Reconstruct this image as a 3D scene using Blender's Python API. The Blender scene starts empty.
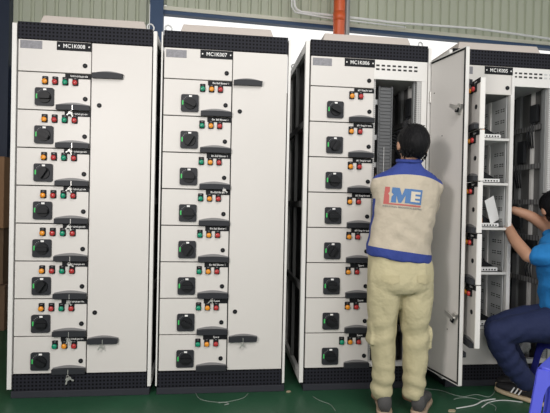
import bpy, bmesh, math, random
from mathutils import Vector, Matrix, noise
from mathutils.bvhtree import BVHTree
from mathutils.geometry import tessellate_polygon
random.seed(4)
S = bpy.context.scene
COL = S.collection
PI = math.pi

# ------------------------------------------------------------------ camera
cam_d = bpy.data.cameras.new('camera'); cam = bpy.data.objects.new('camera', cam_d); COL.objects.link(cam)
yaw, pitch, roll, FPX = -.1154, -.0082, .0206, 464.1
Fv = Vector((-math.sin(yaw)*math.cos(pitch), math.cos(yaw)*math.cos(pitch), math.sin(pitch)))
R0 = Vector((math.cos(yaw), math.sin(yaw), 0)); U0 = R0.cross(Fv)
Rv = math.cos(roll)*R0 + math.sin(roll)*U0; Uv = -math.sin(roll)*R0 + math.cos(roll)*U0
M3 = Matrix((Rv, Uv, -Fv)).transposed()
cam.matrix_world = Matrix.Translation((1.194, -2.864, 1.1749)) @ M3.to_4x4()
cam_d.sensor_fit = 'HORIZONTAL'; cam_d.sensor_width = 36; cam_d.lens = 36*FPX/550
cam_d.clip_start = .05; cam_d.clip_end = 100
S.camera = cam
# ------------------------------------------------------------------ world, lights, exposure
W = bpy.data.worlds.new('world'); S.world = W; W.use_nodes = True
W.node_tree.nodes['Background'].inputs[0].default_value = (1, .99, .97, 1)
W.node_tree.nodes['Background'].inputs[1].default_value = 1.08
def area(name, loc, target, size, energy, color, sy=None):
    d = bpy.data.lights.new(name, 'AREA'); d.size = size; d.energy = energy; d.color = color
    if sy: d.shape = 'RECTANGLE'; d.size_y = sy
    o = bpy.data.objects.new(name, d); COL.objects.link(o); o.location = loc
    o.rotation_euler = (Vector(target)-Vector(loc)).to_track_quat('-Z', 'Y').to_euler()
    return o
area('hall_light', (2.0, -3.0, 3.8), (1.9, 0, 1.0), 1.8, 58, (1, .965, .935))
area('left_light', (-.3, -3.1, 2.0), (2.5, -.1, 1.4), .5, 52, (1, .94, .91))
S.view_settings.view_transform = 'Standard'; S.view_settings.look = 'None'
S.view_settings.gamma = 1; S.view_settings.use_curve_mapping = False
S.view_settings.exposure = .1

# ------------------------------------------------------------------ materials
def mat(name, col, rough=.5, metal=0, var=.06, nscale=6, bump=0, bscale=60, spec=.5, stretch=None):
    m = bpy.data.materials.new(name); m.use_nodes = True
    N = m.node_tree.nodes; L = m.node_tree.links; b = N['Principled BSDF']
    b.inputs['Roughness'].default_value = rough; b.inputs['Metallic'].default_value = metal
    b.inputs['Specular IOR Level'].default_value = spec
    tc = N.new('ShaderNodeTexCoord'); mp = N.new('ShaderNodeMapping'); L.new(tc.outputs['Object'], mp.inputs[0])
    if stretch: mp.inputs['Scale'].default_value = stretch
    nz = N.new('ShaderNodeTexNoise'); nz.inputs['Scale'].default_value = nscale; nz.inputs['Detail'].default_value = 4
    L.new(mp.outputs[0], nz.inputs[0])
    rp = N.new('ShaderNodeMix'); rp.data_type = 'RGBA'; L.new(nz.outputs[0], rp.inputs[0])
    rp.inputs[6].default_value = (*[c*(1-var) for c in col], 1); rp.inputs[7].default_value = (*[min(1, c*(1+var)) for c in col], 1)
    L.new(rp.outputs[2], b.inputs['Base Color'])
    if bump:
        n2 = N.new('ShaderNodeTexNoise'); n2.inputs['Scale'].default_value = bscale; L.new(mp.outputs[0], n2.inputs[0])
        bp = N.new('ShaderNodeBump'); bp.inputs['Strength'].default_value = bump; bp.inputs['Distance'].default_value = .01
        L.new(n2.outputs[0], bp.inputs['Height']); L.new(bp.outputs[0], b.inputs['Normal'])
    m['mixnode'] = rp.name
    return m
def math_node(N, L, op, a, b_):
    n = N.new('ShaderNodeMath'); n.operation = op
    for i, v in enumerate((a, b_)):
        if v is None: continue
        if hasattr(v, 'links'): L.new(v, n.inputs[i])
        else: n.inputs[i].default_value = v
    return n.outputs[0]
def perforate(m, pitch, frac, hole, ax=('X', 'Z')):
    """square punched holes as a surface pattern"""
    N = m.node_tree.nodes; L = m.node_tree.links; b = N['Principled BSDF']
    tc = N.new('ShaderNodeTexCoord'); sp = N.new('ShaderNodeSeparateXYZ'); L.new(tc.outputs['Object'], sp.inputs[0])
    f = []
    for a in ax:
        q = math_node(N, L, 'FRACT', math_node(N, L, 'DIVIDE', sp.outputs[a], pitch), None)
        f.append(math_node(N, L, 'LESS_THAN', q, frac))
    h = math_node(N, L, 'MULTIPLY', f[0], f[1])
    mx = N.new('ShaderNodeMix'); mx.data_type = 'RGBA'; L.new(h, mx.inputs[0])
    L.new(N[m['mixnode']].outputs[2], mx.inputs[6]); mx.inputs[7].default_value = (*hole, 1)
    L.new(mx.outputs[2], b.inputs['Base Color'])
    return m
PAINT = mat('cabinet paint', (.665, .642, .612), .42, var=.02, nscale=3, bump=.08, bscale=250)
PAINT2 = mat('white edge paint', (.75, .74, .715), .45, var=.02)
VENT = perforate(mat('black perforated steel', (.020, .021, .028), .6, var=.1, spec=.12), .0214, .5, (.001, .001, .0015))
PLINTH = mat('charcoal plinth steel', (.032, .034, .042), .6, var=.1, spec=.2)
BLACK = mat('black plastic', (.010, .011, .013), .5, var=.1, spec=.15)
KNOB = mat('dark knob plastic', (.010, .011, .013), .45, var=.1, spec=.25)
HGREY = mat('handle grey plastic', (.026, .028, .033), .5, var=.1, spec=.25)
RECESS = mat('grey plastic and recess shade', (.22, .22, .22), .5, var=.1)  # grey for small marks and for the painted shade of handle recesses
SEAM = mat('seam black', (.02, .02, .02), .7)
WHITE = mat('white print', (.85, .85, .84), .6, var=.01)
STICK = mat('silver sticker', (.23, .23, .25), .5, metal=0, var=.45, nscale=70)
GREEN = mat('green lens', (.0, .24, .13), .22, var=.1); RED = mat('red lens', (.42, .03, .03), .22, var=.1)
AMBER = mat('amber lens', (.75, .28, .02), .22, var=.1); MARK = mat('green mark', (.05, .55, .12), .5)
STEEL = mat('bright steel', (.62, .61, .58), .3, metal=.8, var=.12, nscale=40)
ROOFC = mat('beige roof cover', (.52, .47, .43), .5, var=.04)
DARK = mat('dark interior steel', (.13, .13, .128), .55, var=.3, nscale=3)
DARK2 = mat('darker interior', (.018, .02, .023), .6, var=.3)
GREY = mat('galvanised grey', (.30, .31, .31), .45, metal=.3, var=.15, nscale=8)
LGREY = mat('light galvanised', (.55, .56, .56), .45, metal=.15, var=.08, nscale=8)
PERF = perforate(mat('perforated grey post', (.50, .50, .49), .5, var=.06), .0125, .35, (.10, .10, .10))
PERFY = perforate(mat('perforated grey rail', (.20, .20, .20), .5, var=.1), .03, .3, (.06, .06, .06), ('Y', 'Y'))
DUCT = mat('grey slotted duct', (.11, .115, .12), .6, var=.05)
ORNG = mat('copper orange', (.6, .25, .07), .4, var=.2)
RUBBER = mat('black rubber seal', (.012, .012, .012), .8)

# ------------------------------------------------------------------ mesh builder
class MB:
    def __init__(s): s.v = []; s.f = []; s.m = []; s.s = []
    def add(s, vs, fs, mi=0, sm=False, M=None):
        n = len(s.v)
        s.v += [tuple((M @ Vector(v)) if M else v) for v in vs]
        s.f += [tuple(i+n for i in f) for f in fs]; s.m += [mi]*len(fs); s.s += [sm]*len(fs)
        return s
    def box(s, x0, x1, y0, y1, z0, z1, mi=0, M=None):
        v = [(x, y, z) for x in (x0, x1) for y in (y0, y1) for z in (z0, z1)]
        f = [(0, 1, 3, 2), (4, 6, 7, 5), (0, 4, 5, 1), (2, 3, 7, 6), (0, 2, 6, 4), (1, 5, 7, 3)]
        return s.add(v, f, mi, False, M)
    def prism(s, poly, off, mi=0, M=None, sm=False):
        """poly: 3D loop, extruded by off"""
        n = len(poly); off = Vector(off)
        v = [tuple(p) for p in poly] + [tuple(Vector(p)+off) for p in poly]
        f = [tuple(range(n)), tuple(reversed(range(n, 2*n)))] + [(i, i+n, (i+1) % n+n, (i+1) % n) for i in range(n)]
        return s.add(v, f, mi, sm, M)
    def cyl(s, c, ax, r, h, mi=0, n=20, r2=None, M=None, dome=0):
        """disc centre c, along ax (unit-ish), radius r at start, r2 at end"""
        c = Vector(c); ax = Vector(ax).normalized(); a = ax.orthogonal().normalized(); b = ax.cross(a)
        prof = [(r, 0), (r if r2 is None else r2, h)]
        if dome:
            R = prof[-1][0]
            prof += [(R*math.cos(t), h+dome*math.sin(t)) for t in (.4, .8, 1.15, 1.4)]
        v = []; f = []
        for rr, t in prof:
            v += [tuple(c+ax*t+(a*math.cos(2*PI*i/n)+b*math.sin(2*PI*i/n))*rr) for i in range(n)]
        for k in range(len(prof)-1):
            f += [(k*n+i, k*n+(i+1) % n, (k+1)*n+(i+1) % n, (k+1)*n+i) for i in range(n)]
        s.add(v, f, mi, True, M)
        s.add(v[:n], [tuple(reversed(range(n)))], mi, False, M); s.add(v[-n:], [tuple(range(n))], mi, False, M)
        return s
    def tube(s, pts, r, mi=0, n=8, closed=False, M=None):
        P = [Vector(p) for p in pts]; rr = r if isinstance(r, (list, tuple)) else [r]*len(P)
        up = None; v = []; f = []
        for i, p in enumerate(P):
            if closed: t = P[(i+1) % len(P)]-P[i-1]
            else: t = P[min(i+1, len(P)-1)]-P[max(i-1, 0)]
            t.normalize()
            if up is None: up = t.orthogonal().normalized()
            up = (up-t*up.dot(t)).normalized(); b = t.cross(up)
            v += [tuple(p+(up*math.cos(2*PI*k/n)+b*math.sin(2*PI*k/n))*rr[i]) for k in range(n)]
        m = len(P)
        for i in range(m if closed else m-1):
            j = (i+1) % m
            f += [(i*n+k, i*n+(k+1) % n, j*n+(k+1) % n, j*n+k) for k in range(n)]
        if not closed: f += [tuple(reversed(range(n))), tuple((m-1)*n+k for k in range(n))]
        return s.add(v, f, mi, True, M)
    def sphere(s, c, r, mi=0, nu=20, nv=12, fn=None, M=None):
        r = r if isinstance(r, (tuple, list)) else (r, r, r); v = []; f = []
        for j in range(nv+1):
            ph = PI*j/nv
            for i in range(nu):
                th = 2*PI*i/nu
                d = Vector((math.sin(ph)*math.cos(th), math.sin(ph)*math.sin(th), math.cos(ph)))
                if fn: d = fn(d)
                v.append((c[0]+d.x*r[0], c[1]+d.y*r[1], c[2]+d.z*r[2]))
        for j in range(nv):
            f += [(j*nu+i, (j+1)*nu+i, (j+1)*nu+(i+1) % nu, j*nu+(i+1) % nu) for i in range(nu)]
        return s.add(v, f, mi, True, M)
    def rings(s, rings, mi=0, n=28, power=2.0, M=None):
        """rings: (centre, xaxis*rx, yaxis*ry) closed loft"""
        v = []; f = []
        for c, a, b in rings:
            c = Vector(c); a = Vector(a); b = Vector(b)
            for i in range(n):
                t = 2*PI*i/n; ct, st = math.cos(t), math.sin(t)
                v.append(tuple(c+a*(abs(ct)**(2/power)*math.copysign(1, ct))+b*(abs(st)**(2/power)*math.copysign(1, st))))
        for k in range(len(rings)-1):
            f += [(k*n+i, k*n+(i+1) % n, (k+1)*n+(i+1) % n, (k+1)*n+i) for i in range(n)]
        m = (len(rings)-1)*n
        f += [tuple(reversed(range(n))), tuple(m+i for i in range(n))]
        return s.add(v, f, mi, True, M)
    def mesh(s, name, mats):
        me = bpy.data.meshes.new(name); me.from_pydata(s.v, [], s.f)
        for m in (mats if isinstance(mats, (list, tuple)) else [mats]): me.materials.append(m)
        me.polygons.foreach_set('material_index', s.m); me.polygons.foreach_set('use_smooth', s.s)
        bm = bmesh.new(); bm.from_mesh(me); bmesh.ops.recalc_face_normals(bm, faces=bm.faces); bm.to_mesh(me); bm.free()
        me.update(); return me
    def build(s, name, mats, parent=None, loc=(0, 0, 0), bevel=0, rot=None):
        o = bpy.data.objects.new(name, s.mesh(name, mats)); COL.objects.link(o)
        o.location = loc
        if parent: o.parent = parent
        if rot: o.rotation_euler = rot
        if bevel:
            md = o.modifiers.new('bevel', 'BEVEL'); md.width = bevel; md.segments = 2; md.limit_method = 'ANGLE'
        return o
def inst(me, name, parent, loc, rot=None):
    o = bpy.data.objects.new(name, me); COL.objects.link(o); o.parent = parent; o.location = loc
    if rot: o.rotation_euler = rot
    return o
def tag(o, label=None, cat=None, group=None, kind=None):
    if label: o['label'] = label
    if cat: o['category'] = cat
    if group: o['group'] = group
    if kind: o['kind'] = kind
    return o
def empty(name, loc, label, cat, group=None, rz=0):
    o = bpy.data.objects.new(name, None); COL.objects.link(o); o.location = loc; o.rotation_euler = (0, 0, rz)
    o.empty_display_size = .1
    return tag(o, label, cat, group)
def copy_tree(o, parent=None):
    c = o.copy(); COL.objects.link(c)
    if parent: c.parent = parent
    for ch in list(o.children): copy_tree(ch, c)
    return c
_tc = {}
def text_mesh(txt, size, bold=.0):
    k = (txt, size, bold)
    if k not in _tc:
        cu = bpy.data.curves.new('t', 'FONT'); cu.body = txt; cu.size = size; cu.align_x = 'CENTER'; cu.align_y = 'CENTER'
        cu.offset = bold; cu.resolution_u = 2
        o = bpy.data.objects.new('t', cu); COL.objects.link(o)
        dg = bpy.context.evaluated_depsgraph_get(); me = bpy.data.meshes.new_from_object(o.evaluated_get(dg))
        _tc[k] = ([tuple(v.co) for v in me.vertices], [tuple(p.vertices) for p in me.polygons])
        bpy.data.objects.remove(o); bpy.data.curves.remove(cu); bpy.data.meshes.remove(me)
    return _tc[k]
def add_text(mb, txt, size, x, y, z, mi, bold=0, sx=1):
    """text standing in the XZ plane facing -Y"""
    v, f = text_mesh(txt, size, bold)
    mb.add([(x+a*sx, y, z+b) for a, b, _ in v], f, mi)

# ------------------------------------------------------------------ the setting
FLOORM = mat('green epoxy floor', (.020, .080, .040), .4, var=.35, nscale=2.2, bump=.05, bscale=40)
MB().box(-6, 13, -5, 6, -.1, 0).build('floor', FLOORM)['kind'] = 'structure'
CEIL = mat('ceiling sheet', (.35, .36, .36), .8)
MB().box(-6, 13, -5, 3.6, 5.0, 5.1).build('ceiling', CEIL)['kind'] = 'structure'
MB().box(-2.7, -2.6, -5, 3.2, 0, 5, 0).build('shade_wall_left', mat('dull grey shade wall', (.14, .14, .14), .8))['kind'] = 'structure'  # unseen wall added to block side light and darken the first cabinet
# back wall, very slightly out of parallel with the cabinet row
WM = Matrix.Translation((.45, 2.42, 0)) @ Matrix.Rotation(.066, 4, 'Z')
SHEET = mat('pale green sheet cladding', (.50, .53, .42), .5, var=.07, nscale=1.5, stretch=(1, 1, .3))
def corrug(mb, x0, x1, z0, z1, pitch=.118, d=.028, y=0):
    xs = [x0]; x = x0
    prof = []
    while x < x1:
        prof += [(x, y-d), (x+pitch*.62, y-d), (x+pitch*.72, y-.004), (x+pitch*.90, y-.004)]; x += pitch
    v = []; f = []
    for px, py in prof: v += [(px, py, z0), (px, py, z1)]
    for i in range(len(prof)-1): f.append((2*i, 2*i+2, 2*i+3, 2*i+1))
    mb.add(v, f, 0, False, WM)
mb = MB(); corrug(mb, -5.5, -.09, 2.55, 5.0); corrug(mb, .1, 12.5, 3.31, 5.0); mb.box(-5.5, 12.5, .0, .04, 3.36, 5.0, 0, WM)
mb.build('wall_back', SHEET)['kind'] = 'structure'
LOWM = mat('dark painted lower wall', (.02, .028, .04), .7, var=.2)
MB().box(-5.5, -.09, -.02, .06, 0, 2.56, 0, WM).box(.07, 12.5, -.02, .06, 0, 2.45, 0, WM).build('wall_back_lower', LOWM)['kind'] = 'structure'
NAVY = mat('navy painted steel', (.035, .075, .16), .5, var=.12)
MB().box(-.07, .07, -.12, .06, 0, 5, 0, WM).build('trim_1', NAVY)['kind'] = 'structure'
NAVYD = mat('dark navy steel', (.014, .024, .05), .5, var=.12)
MB().box(-1.88, -1.46, -.14, .02, 0, 5, 0, WM).build('trim_2', NAVYD)['kind'] = 'structure'
MB().box(.07, 12.5, -.05, .03, 3.232, 3.272, 0, WM).build('trim_3', NAVY)['kind'] = 'structure'
CREAM = mat('cream flashing', (.72, .71, .60), .5)
MB().box(.07, 12.5, -.06, .03, 3.272, 3.315, 0, WM).build('trim_4', CREAM)['kind'] = 'structure'

ORP = mat('orange pvc pipe', (.72, .13, .04), .4, var=.08)
o = MB().tube([(2.43, 2.1, 1.9), (2.43, 2.1, 5)], .062, n=24).tube([(2.43, 2.1, 3.16), (2.43, 2.1, 3.26)], .066, n=24).build('drain_pipe', ORP)
tag(o, 'thick orange upright pipe rising behind the MC1K006 cabinet', 'pipe')
o = MB().tube([(2.535, 2.17, 1.9), (2.535, 2.17, 5)], .032, n=16).build('conduit_pipe', GREY)
tag(o, 'thin grey upright conduit just right of the orange pipe', 'pipe')
cb = MB()
pts = [(1.955, 2.26, 5), (1.955, 2.26, 3.42), (1.965, 2.26, 3.36), (1.99, 2.26, 3.325), (2.04, 2.27, 3.31)]
cb.tube(pts+[(3.2, 2.37, 3.30), (4.2, 2.45, 3.33), (5.6, 2.55, 3.28)], .014)
cb.tube([(1.93, 2.27, 5), (1.93, 2.27, 3.36), (1.97, 2.27, 3.30), (2.3, 2.28, 3.27), (3.3, 2.38, 3.26)], .009)
tag(cb.build('power_cable', WHITE), 'white cable dropping down the cladding and running along the rail', 'cable')

# ------------------------------------------------------------------ cabinets
CW, CD = .765, .74
ZL = [1.912-.2218*i for i in range(9)]
def rect_xz(x0, x1, z0, z1, y): return [(x0, y, z0), (x1, y, z0), (x1, y, z1), (x0, y, z1)]
def rrect(x0, x1, z0, z1, y, r):
    P = []
    for cx, cz, a0 in ((x1-r, z0+r, -PI/2), (x1-r, z1-r, 0), (x0+r, z1-r, PI/2), (x0+r, z0+r, PI)):
        P += [(cx+r*math.cos(a0+k*PI/6), y, cz+r*math.sin(a0+k*PI/6)) for k in range(4)]
    return P
def lamp_mesh(color):
    mb = MB(); mb.prism(rrect(-.016, .016, -.017, .032, 0, .004), (0, -.006, 0), 0)
    mb.cyl((0, -.004, 0), (0, -1, 0), .0165, .008, 0); mb.cyl((0, -.01, 0), (0, -1, 0), .0145, .009, 1, dome=.006)
    mb.box(-.006, .006, -.0068, -.006, .023, .026, 2)
    return mb.mesh('indicator_lamp', [BLACK, color, RECESS])
LM = {'g': lamp_mesh(GREEN), 'r': lamp_mesh(RED), 'a': lamp_mesh(AMBER)}
def switch_mesh(ang):
    mb = MB(); mb.prism(rrect(-.0525, .0525, -.0525, .0525, 0, .011), (0, -.012, 0), 0)
    mb.cyl((.004, -.012, -.003), (0, -1, 0), .036, .008, 2, r2=.034)
    Mr = Matrix.Translation((.004, -.02, -.003)) @ Matrix.Rotation(ang, 4, 'Y')
    mb.prism(rrect(-.033, .033, -.011, .011, 0, .008), (0, -.02, 0), 2, Mr)
    mb.box(-.046, -.038, -.0128, -.012, -.012, .014, 1); mb.box(-.006, .012, -.0128, -.012, .037, .047, 3)
    for t in (2.0, 2.25, 2.5, 2.75):
        mb.box(.043*math.cos(t)-.002, .043*math.cos(t)+.002, -.0128, -.012, .043*math.sin(t)-.002, .043*math.sin(t)+.002, 4)
    return mb.mesh('rotary_switch', [HGREY, MARK, KNOB, WHITE, RECESS])
SWM = [switch_mesh(0), switch_mesh(.45), switch_mesh(-1.0)]
mb = MB().cyl((0, 0, 0), (0, -1, 0), .0135, .004, 0); mb.box(-.004, .004, -.0065, -.004, -.004, .004, 1)
LOCKM = mb.mesh('lock', [BLACK, HGREY])
def handle_mesh(w, slit=False, door=False):
    """cup handle: arched grey plate painting in the recess shade, with a dark bar along the bottom"""
    mb = MB(); n = 14; h = .043
    top = [(w/2*(1-2*i/n), 0, .031+.014*math.sin(PI*i/n)) for i in range(n+1)]
    mb.prism([(-w/2, 0, 0), (w/2, 0, 0)]+top, (0, -.004, 0), 1)
    bar = [(w/2*(1-2*i/n), 0, .026+.004*math.sin(PI*i/n)) for i in range(n+1)]
    if door: bar = [(w/2-(w)*i/n, 0, .0235+.010*math.sin(PI*(.1+.8*i/n))) for i in range(n+1)]
    mb.prism([(-w/2, 0, -.002), (w/2*.94 if door else w/2, 0, -.002 if not door else .0)]+bar, (0, -.026, 0), 0)
    if slit: mb.box(-.0016, .0016, -.0268, -.004, -.002, .026, 2)
    return mb.mesh('pull_handle', [HGREY, RECESS, STEEL])
HM = {'a': handle_mesh(.187, True), 'b': handle_mesh(.184), 'c': handle_mesh(.16)}
HD = handle_mesh(.176, False, True); HDk = handle_mesh(.176, True, True)
def label_mesh(w, txt, size=.0165):
    mb = MB(); mb.box(0, w, -.003, 0, -.028, 0, 0); add_text(mb, txt, size, w*.54, -.0036, -.013, 1, .0002, sx=min(1, w*.84/(len(txt)*size*.5)))
    return mb.mesh('label_plate', [BLACK, WHITE])
def plate_mesh(txt):
    mb = MB(); mb.box(0, .196, -.003, 0, -.05, 0, 0)
    add_text(mb, txt, .033, .098, -.0037, -.0255, 1, .0003, .92)
    for x in (.013, .183): mb.cyl((x, -.003, -.025), (0, -1, 0), .0045, .002, 1, n=10)
    return mb.mesh('name_plate', [BLACK, WHITE])
def door_panel(w, h, t=.02):
    mb = MB(); mb.box(0, w, 0, t, 0, h, 0); return mb
def ring_mesh():
    mb = MB(); mb.tube([(.021*math.cos(a*PI/8), 0, .03+.021*math.sin(a*PI/8)) for a in range(16)], .005, closed=True)
    mb.cyl((0, 0, 0), (0, 0, 1), .012, .012, 0, n=12); return mb.mesh('lifting_ring', LGREY)
RINGM = ring_mesh()
PANEL = {}
def unit_door(parent, z1, h, lamps, lx, rot_x, lab, labx, labtxt, lockx, hm, hx, k, ang=0, hinge=.004, t=.02, w=.406):
    d = MB(); d.box(0, w, 0, t, 0, h-.006, 0)
    if ang:   # open: the folded rim and the hollow back are seen
        d = MB(); d.box(0, w, 0, .004, 0, h-.006, 0); d.box(w-.003, w, .004, t, 0, h-.006, 1); d.box(0, .003, .004, t, 0, h-.006, 0)
        d.box(.003, w-.003, .004, t, 0, .003, 0); d.box(.003, w-.003, .004, t, h-.009, h-.006, 0); d.box(w-.02, w-.003, t-.003, t, .003, h-.009, 1)
    o = d.build('drawer_door', [PAINT, PAINT2], parent, (hinge, 0, z1-h+.003), bevel=.0015, rot=(0, 0, ang) if ang else None)
    H = h-.003
    for c, x in zip(lamps, lx): inst(LM[c], 'indicator_lamp', o, (x-.004, 0, H-.056))
    inst(SWM[k % 3 if k % 4 else 0], 'rotary_switch', o, (rot_x-.004, 0, H-.145))
    inst(LOCKM, 'lock', o, (lockx-.004, 0, H-.148 if h < .25 else H-.16))
    inst(labtxt, 'label_plate', o, (labx-.004, 0, H-.003))
    inst(hm, 'pull_handle', o, (hx-.004, 0, .002))
    return o
def cabinet(X, kind, label, plate):
    root = empty('switchgear_cabinet', (X, 0, 0), label, 'cabinet', 'motor control cabinets in a row')
    isopen = kind in 'cd'; CW = .754 if kind == 'b' else .765
    # carcass
    f = MB()
    pl, pr = dict(a=(.025, .020), b=(.008, .014), c=(.025, .020), d=(.020, .020))[kind]
    for x0, x1 in ((-.006-pl, -.006), (CW+.006, CW+.006+pr)):
        f.box(x0, x1, 0, .035, .05, 2.19, 0); f.box(x0, x1, .70, .74, .04, 2.19, 0)
        f.box(x0+.001, x1-.001, .035, .70, 2.13, 2.185, 0); f.box(x0+.001, x1-.001, .035, .70, .05, .10, 0)
        for zz in (.62, 1.15, 1.66): f.box(x0+.002, x1-.001, .035, .70, zz, zz+.04, 1)
        f.box(x0+.002, x1-.002, .36, .39, .1, 2.13, 1)
    f.box(0, CW, .03, CD, 2.185, 2.198, 0); f.box(0, CW, .03, CD, .04, .06, 1)
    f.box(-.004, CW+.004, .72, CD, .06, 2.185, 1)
    if kind in 'ab': f.box(.0, CW, .024, .034, .13, 2.1, 2)
    if kind == 'c': f.box(.0, .42, .024, .034, .13, 2.1, 2)
    if kind in 'abc':
        f.box(.012, .018, .035, .72, .06, 2.18, 2)
    f.box(.752, .758, .06, .72, .06, 2.18, 2) if not isopen else None
    f.build('frame', [PAINT2, DARK, SEAM], root)
    MB().box(0, CW, -.002, .024, 2.101, 2.2, 0).build('top_vent_panel', VENT, root)
    MB().box(0, CW, -.002, .024, .041, .134, 0).build('bottom_vent_panel', VENT, root)
    MB().box(-.006, CW+.020, -.008, CD, 0, .040, 0).build('plinth', PLINTH, root, bevel=.003)
    a, b = dict(a=(.085, .69), b=(.10, .66), c=(.12, .69), d=(.12, .69))[kind]
    rc = MB(); rc.add([(a-.03, .12, 2.2), (b+.03, .12, 2.2), (b+.03, .66, 2.2), (a-.03, .66, 2.2), (a, .15, 2.30), (b, .15, 2.30), (b, .63, 2.30), (a, .63, 2.30)],
        [(0, 1, 5, 4), (1, 2, 6, 5), (2, 3, 7, 6), (3, 0, 4, 7), (4, 5, 6, 7), (0, 3, 2, 1)])
    rc.build('roof_cover', ROOFC, root, bevel=.004)
    for x, y in dict(a=[(CW-.02, .05)], b=[(.02, .05)], c=[(CW-.02, .07), (.0, .70)], d=[])[kind]:
        inst(RINGM, 'lifting_ring', root, (x, y, 2.198), (0, 0, .5))
    # header panel
    hp = MB(); hp.box(0, .408, 0, .022, 0, .183, 0)
    hp = hp.build('header_panel', PAINT, root, (.004, 0, 1.915), bevel=.0015)
    inst(plate_mesh(plate), 'name_plate', hp, (.214, 0, .180))
    st = MB(); st.box(0, .122, -.0015, 0, -.047, 0, 0); inst(st.mesh('rating_sticker', STICK), 'rating_sticker', hp, (.01, 0, .172 if kind != 'a' else .178))
    inst(LOCKM, 'lock', hp, (.375, 0, .045))
    P = dict(a=dict(L='arga', x=(.157, .213, .27, .326), rot=.155, lab=.268, lw=.146, lock=.383, hx=.318),
             b=dict(L='gar', x=(.236, .29, .343), rot=.161, lab=.267, lw=.146, lock=.376, hx=.32),
             c=dict(L='ar', x=(.268, .325), rot=.163, lab=.283, lw=.13, lock=.385, hx=.333),
             d=dict(L='ar', x=(.298, .346), rot=.16, lab=.28, lw=.13, lock=.36, hx=.32))[kind]
    if kind == 'a': P['L'] = 'argr'
    last = dict(L='gar', x=(.236, .29, .345))
    if kind == 'd':
        zs = [1.907, 1.613, 1.319, 1.025, .731, .371]
        for i in range(5):
            h = zs[i]-zs[i+1]
            unit_door(root, zs[i], h, P['L'], P['x'], P['rot'], 0, P['lab'], label_mesh(P['lw'], 'Spare'), P['lock'], HM['c'], P['hx'], i,
                      ang=-math.radians(98+random.uniform(-.8, .8)), hinge=.012, t=.030, w=.402)
            c = MB()
            c.box(.012, .020, .03, .46, -h, 0, 0); c.box(.396, .402, .03, .46, -h, 0, 0); c.box(.02, .396, .452, .46, -h, 0, 0)
            c.box(.012, .404, .004, .46, -h, -h+.016, 1); c.box(.0, .012, .0, .03, -h, 0, 1)
            c.box(.388, .396, .20, .225, -h+.016, 0, 1)
            for zz in (.09, .165, .24, .31):
                if zz > h-.03: continue
                for yy in (.05, .075, .11, .135, .25, .275, .31, .335):
                    for dz in (0, .014): c.box(.3945, .397, yy, yy+.016, -zz+dz, -zz+dz+.006, 2)
            c = c.build('compartment', [LGREY, PAINT2, SEAM], root, (0, 0, zs[i]))
            tr = MB(); tr.box(.19, .388, .02, .40, 0, .006, 1); tr.box(.22, .355, .022, .06, .002, .028, 0)
            for q in range(6): tr.box(.232+q*.02, .242+q*.02, .0205, .022, .010, .019, 1)
            tr.box(.18, .245, .03, .07, .028, .062, 2); tr.prism([(.19, .07, .006), (.385, .07, .006), (.36, .07, .03), (.26, .07, .085), (.19, .07, .095)], (0, .25, 0), 1)
            tr.build('component_tray', [WHITE, BLACK, ORNG], c, (0, 0, -h+.016))
        MB().box(0, .408, 0, .022, 0, .226, 0).build('blank_panel', PAINT, root, (.004, 0, .14), bevel=.0015)
        g = MB().box(.406, .432, 0, .03, .14, 2.098, 0); g.build('mullion', PAINT2, root, bevel=.002)
    else:
        TX = dict(a='Feeder hydraulic gate valve', b='Bio Ball Blower 1', c='#01 Reag for tank')[kind]
        lm = label_mesh(P['lw'], TX); sp = label_mesh(P['lw'], 'Spare')
        for i in range(8):
            LL, xx = (P['L'], P['x']) if i < 7 else (last['L'], last['x'])
            spare = (kind == 'b' and i >= 6) or (kind == 'c' and i >= 5)
            unit_door(root, ZL[i], .2218, LL, xx, P['rot'], 0, P['lab'], sp if spare else lm, P['lock'], HM[kind], P['hx'], i+(0 if kind == 'a' else 1))
    # right side
    dh = 1.958
    if kind in 'ab':
        d = MB().box(0, CW-.4175, 0, .022, 0, dh, 0).build('side_door', PAINT, root, (.4165, 0, .1385), bevel=.002)
        inst(HD, 'pull_handle', d, (.095, 0, 1.752)); inst(HDk, 'pull_handle', d, (.094, 0, .178))
        inst(LOCKM, 'lock', d, (.047, 0, 1.592)); inst(LOCKM, 'lock', d, (.042, 0, .36))
        return root
    # open right compartment
    hd = MB(); hd.box(.412, CW, .002, .02, 1.975, 2.098, 0)
    for q in range(8):
        for zz in (2.032, 2.056): hd.box(.424+q*.036, .446+q*.036, .0005, .002, zz, zz+.011, 1 if q < 6 or kind == 'c' else 2)
    hd.build('slotted_header', [PAINT2, SEAM, LGREY], root)
    MB().box(.412, CW, .002, .03, .14, .17, 0).build('sill_rail', PAINT2, root)
    inn = MB()
    inn.box(.42, .755, .03, .71, 2.0, 2.01, 0)
    inn.box(.412, .44 if kind == 'd' else .43, .02, .06, .17, 1.975, 2)
    rx = .70 if kind == 'c' else .685
    inn.box(rx-.012, rx-.004, .03, .06, .17, 1.975, 1)
    inn.box(rx, rx+.03, .01, .06, .17, 1.975, 2); inn.box(rx+.03, CW, .003, .05, .17, 1.975, 0)
    inn.box(rx+.02, rx+.05, .66, .70, .06, 2.08, 2)
    for zz in (.3, .65, .95, 1.2, 1.45, 1.72): inn.box(rx+.01, rx+.022, .06, .66, zz, zz+.035, 3)
    for xx, w in ((.45, .03), (.56, .02), (.64, .025)): inn.box(xx, xx+w, .66, .68, .06, 2.08, 1)
    for zz in (.3, .8, 1.3, 1.6): inn.box(.43, .74, .645, .66, zz, zz+.04, 4)
    inn.box(.43, .755, .695, .71, .06, 2.08, 4)
    inn.box(rx+.055, rx+.06, .06, .70, .06, 2.0, 4)
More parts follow.
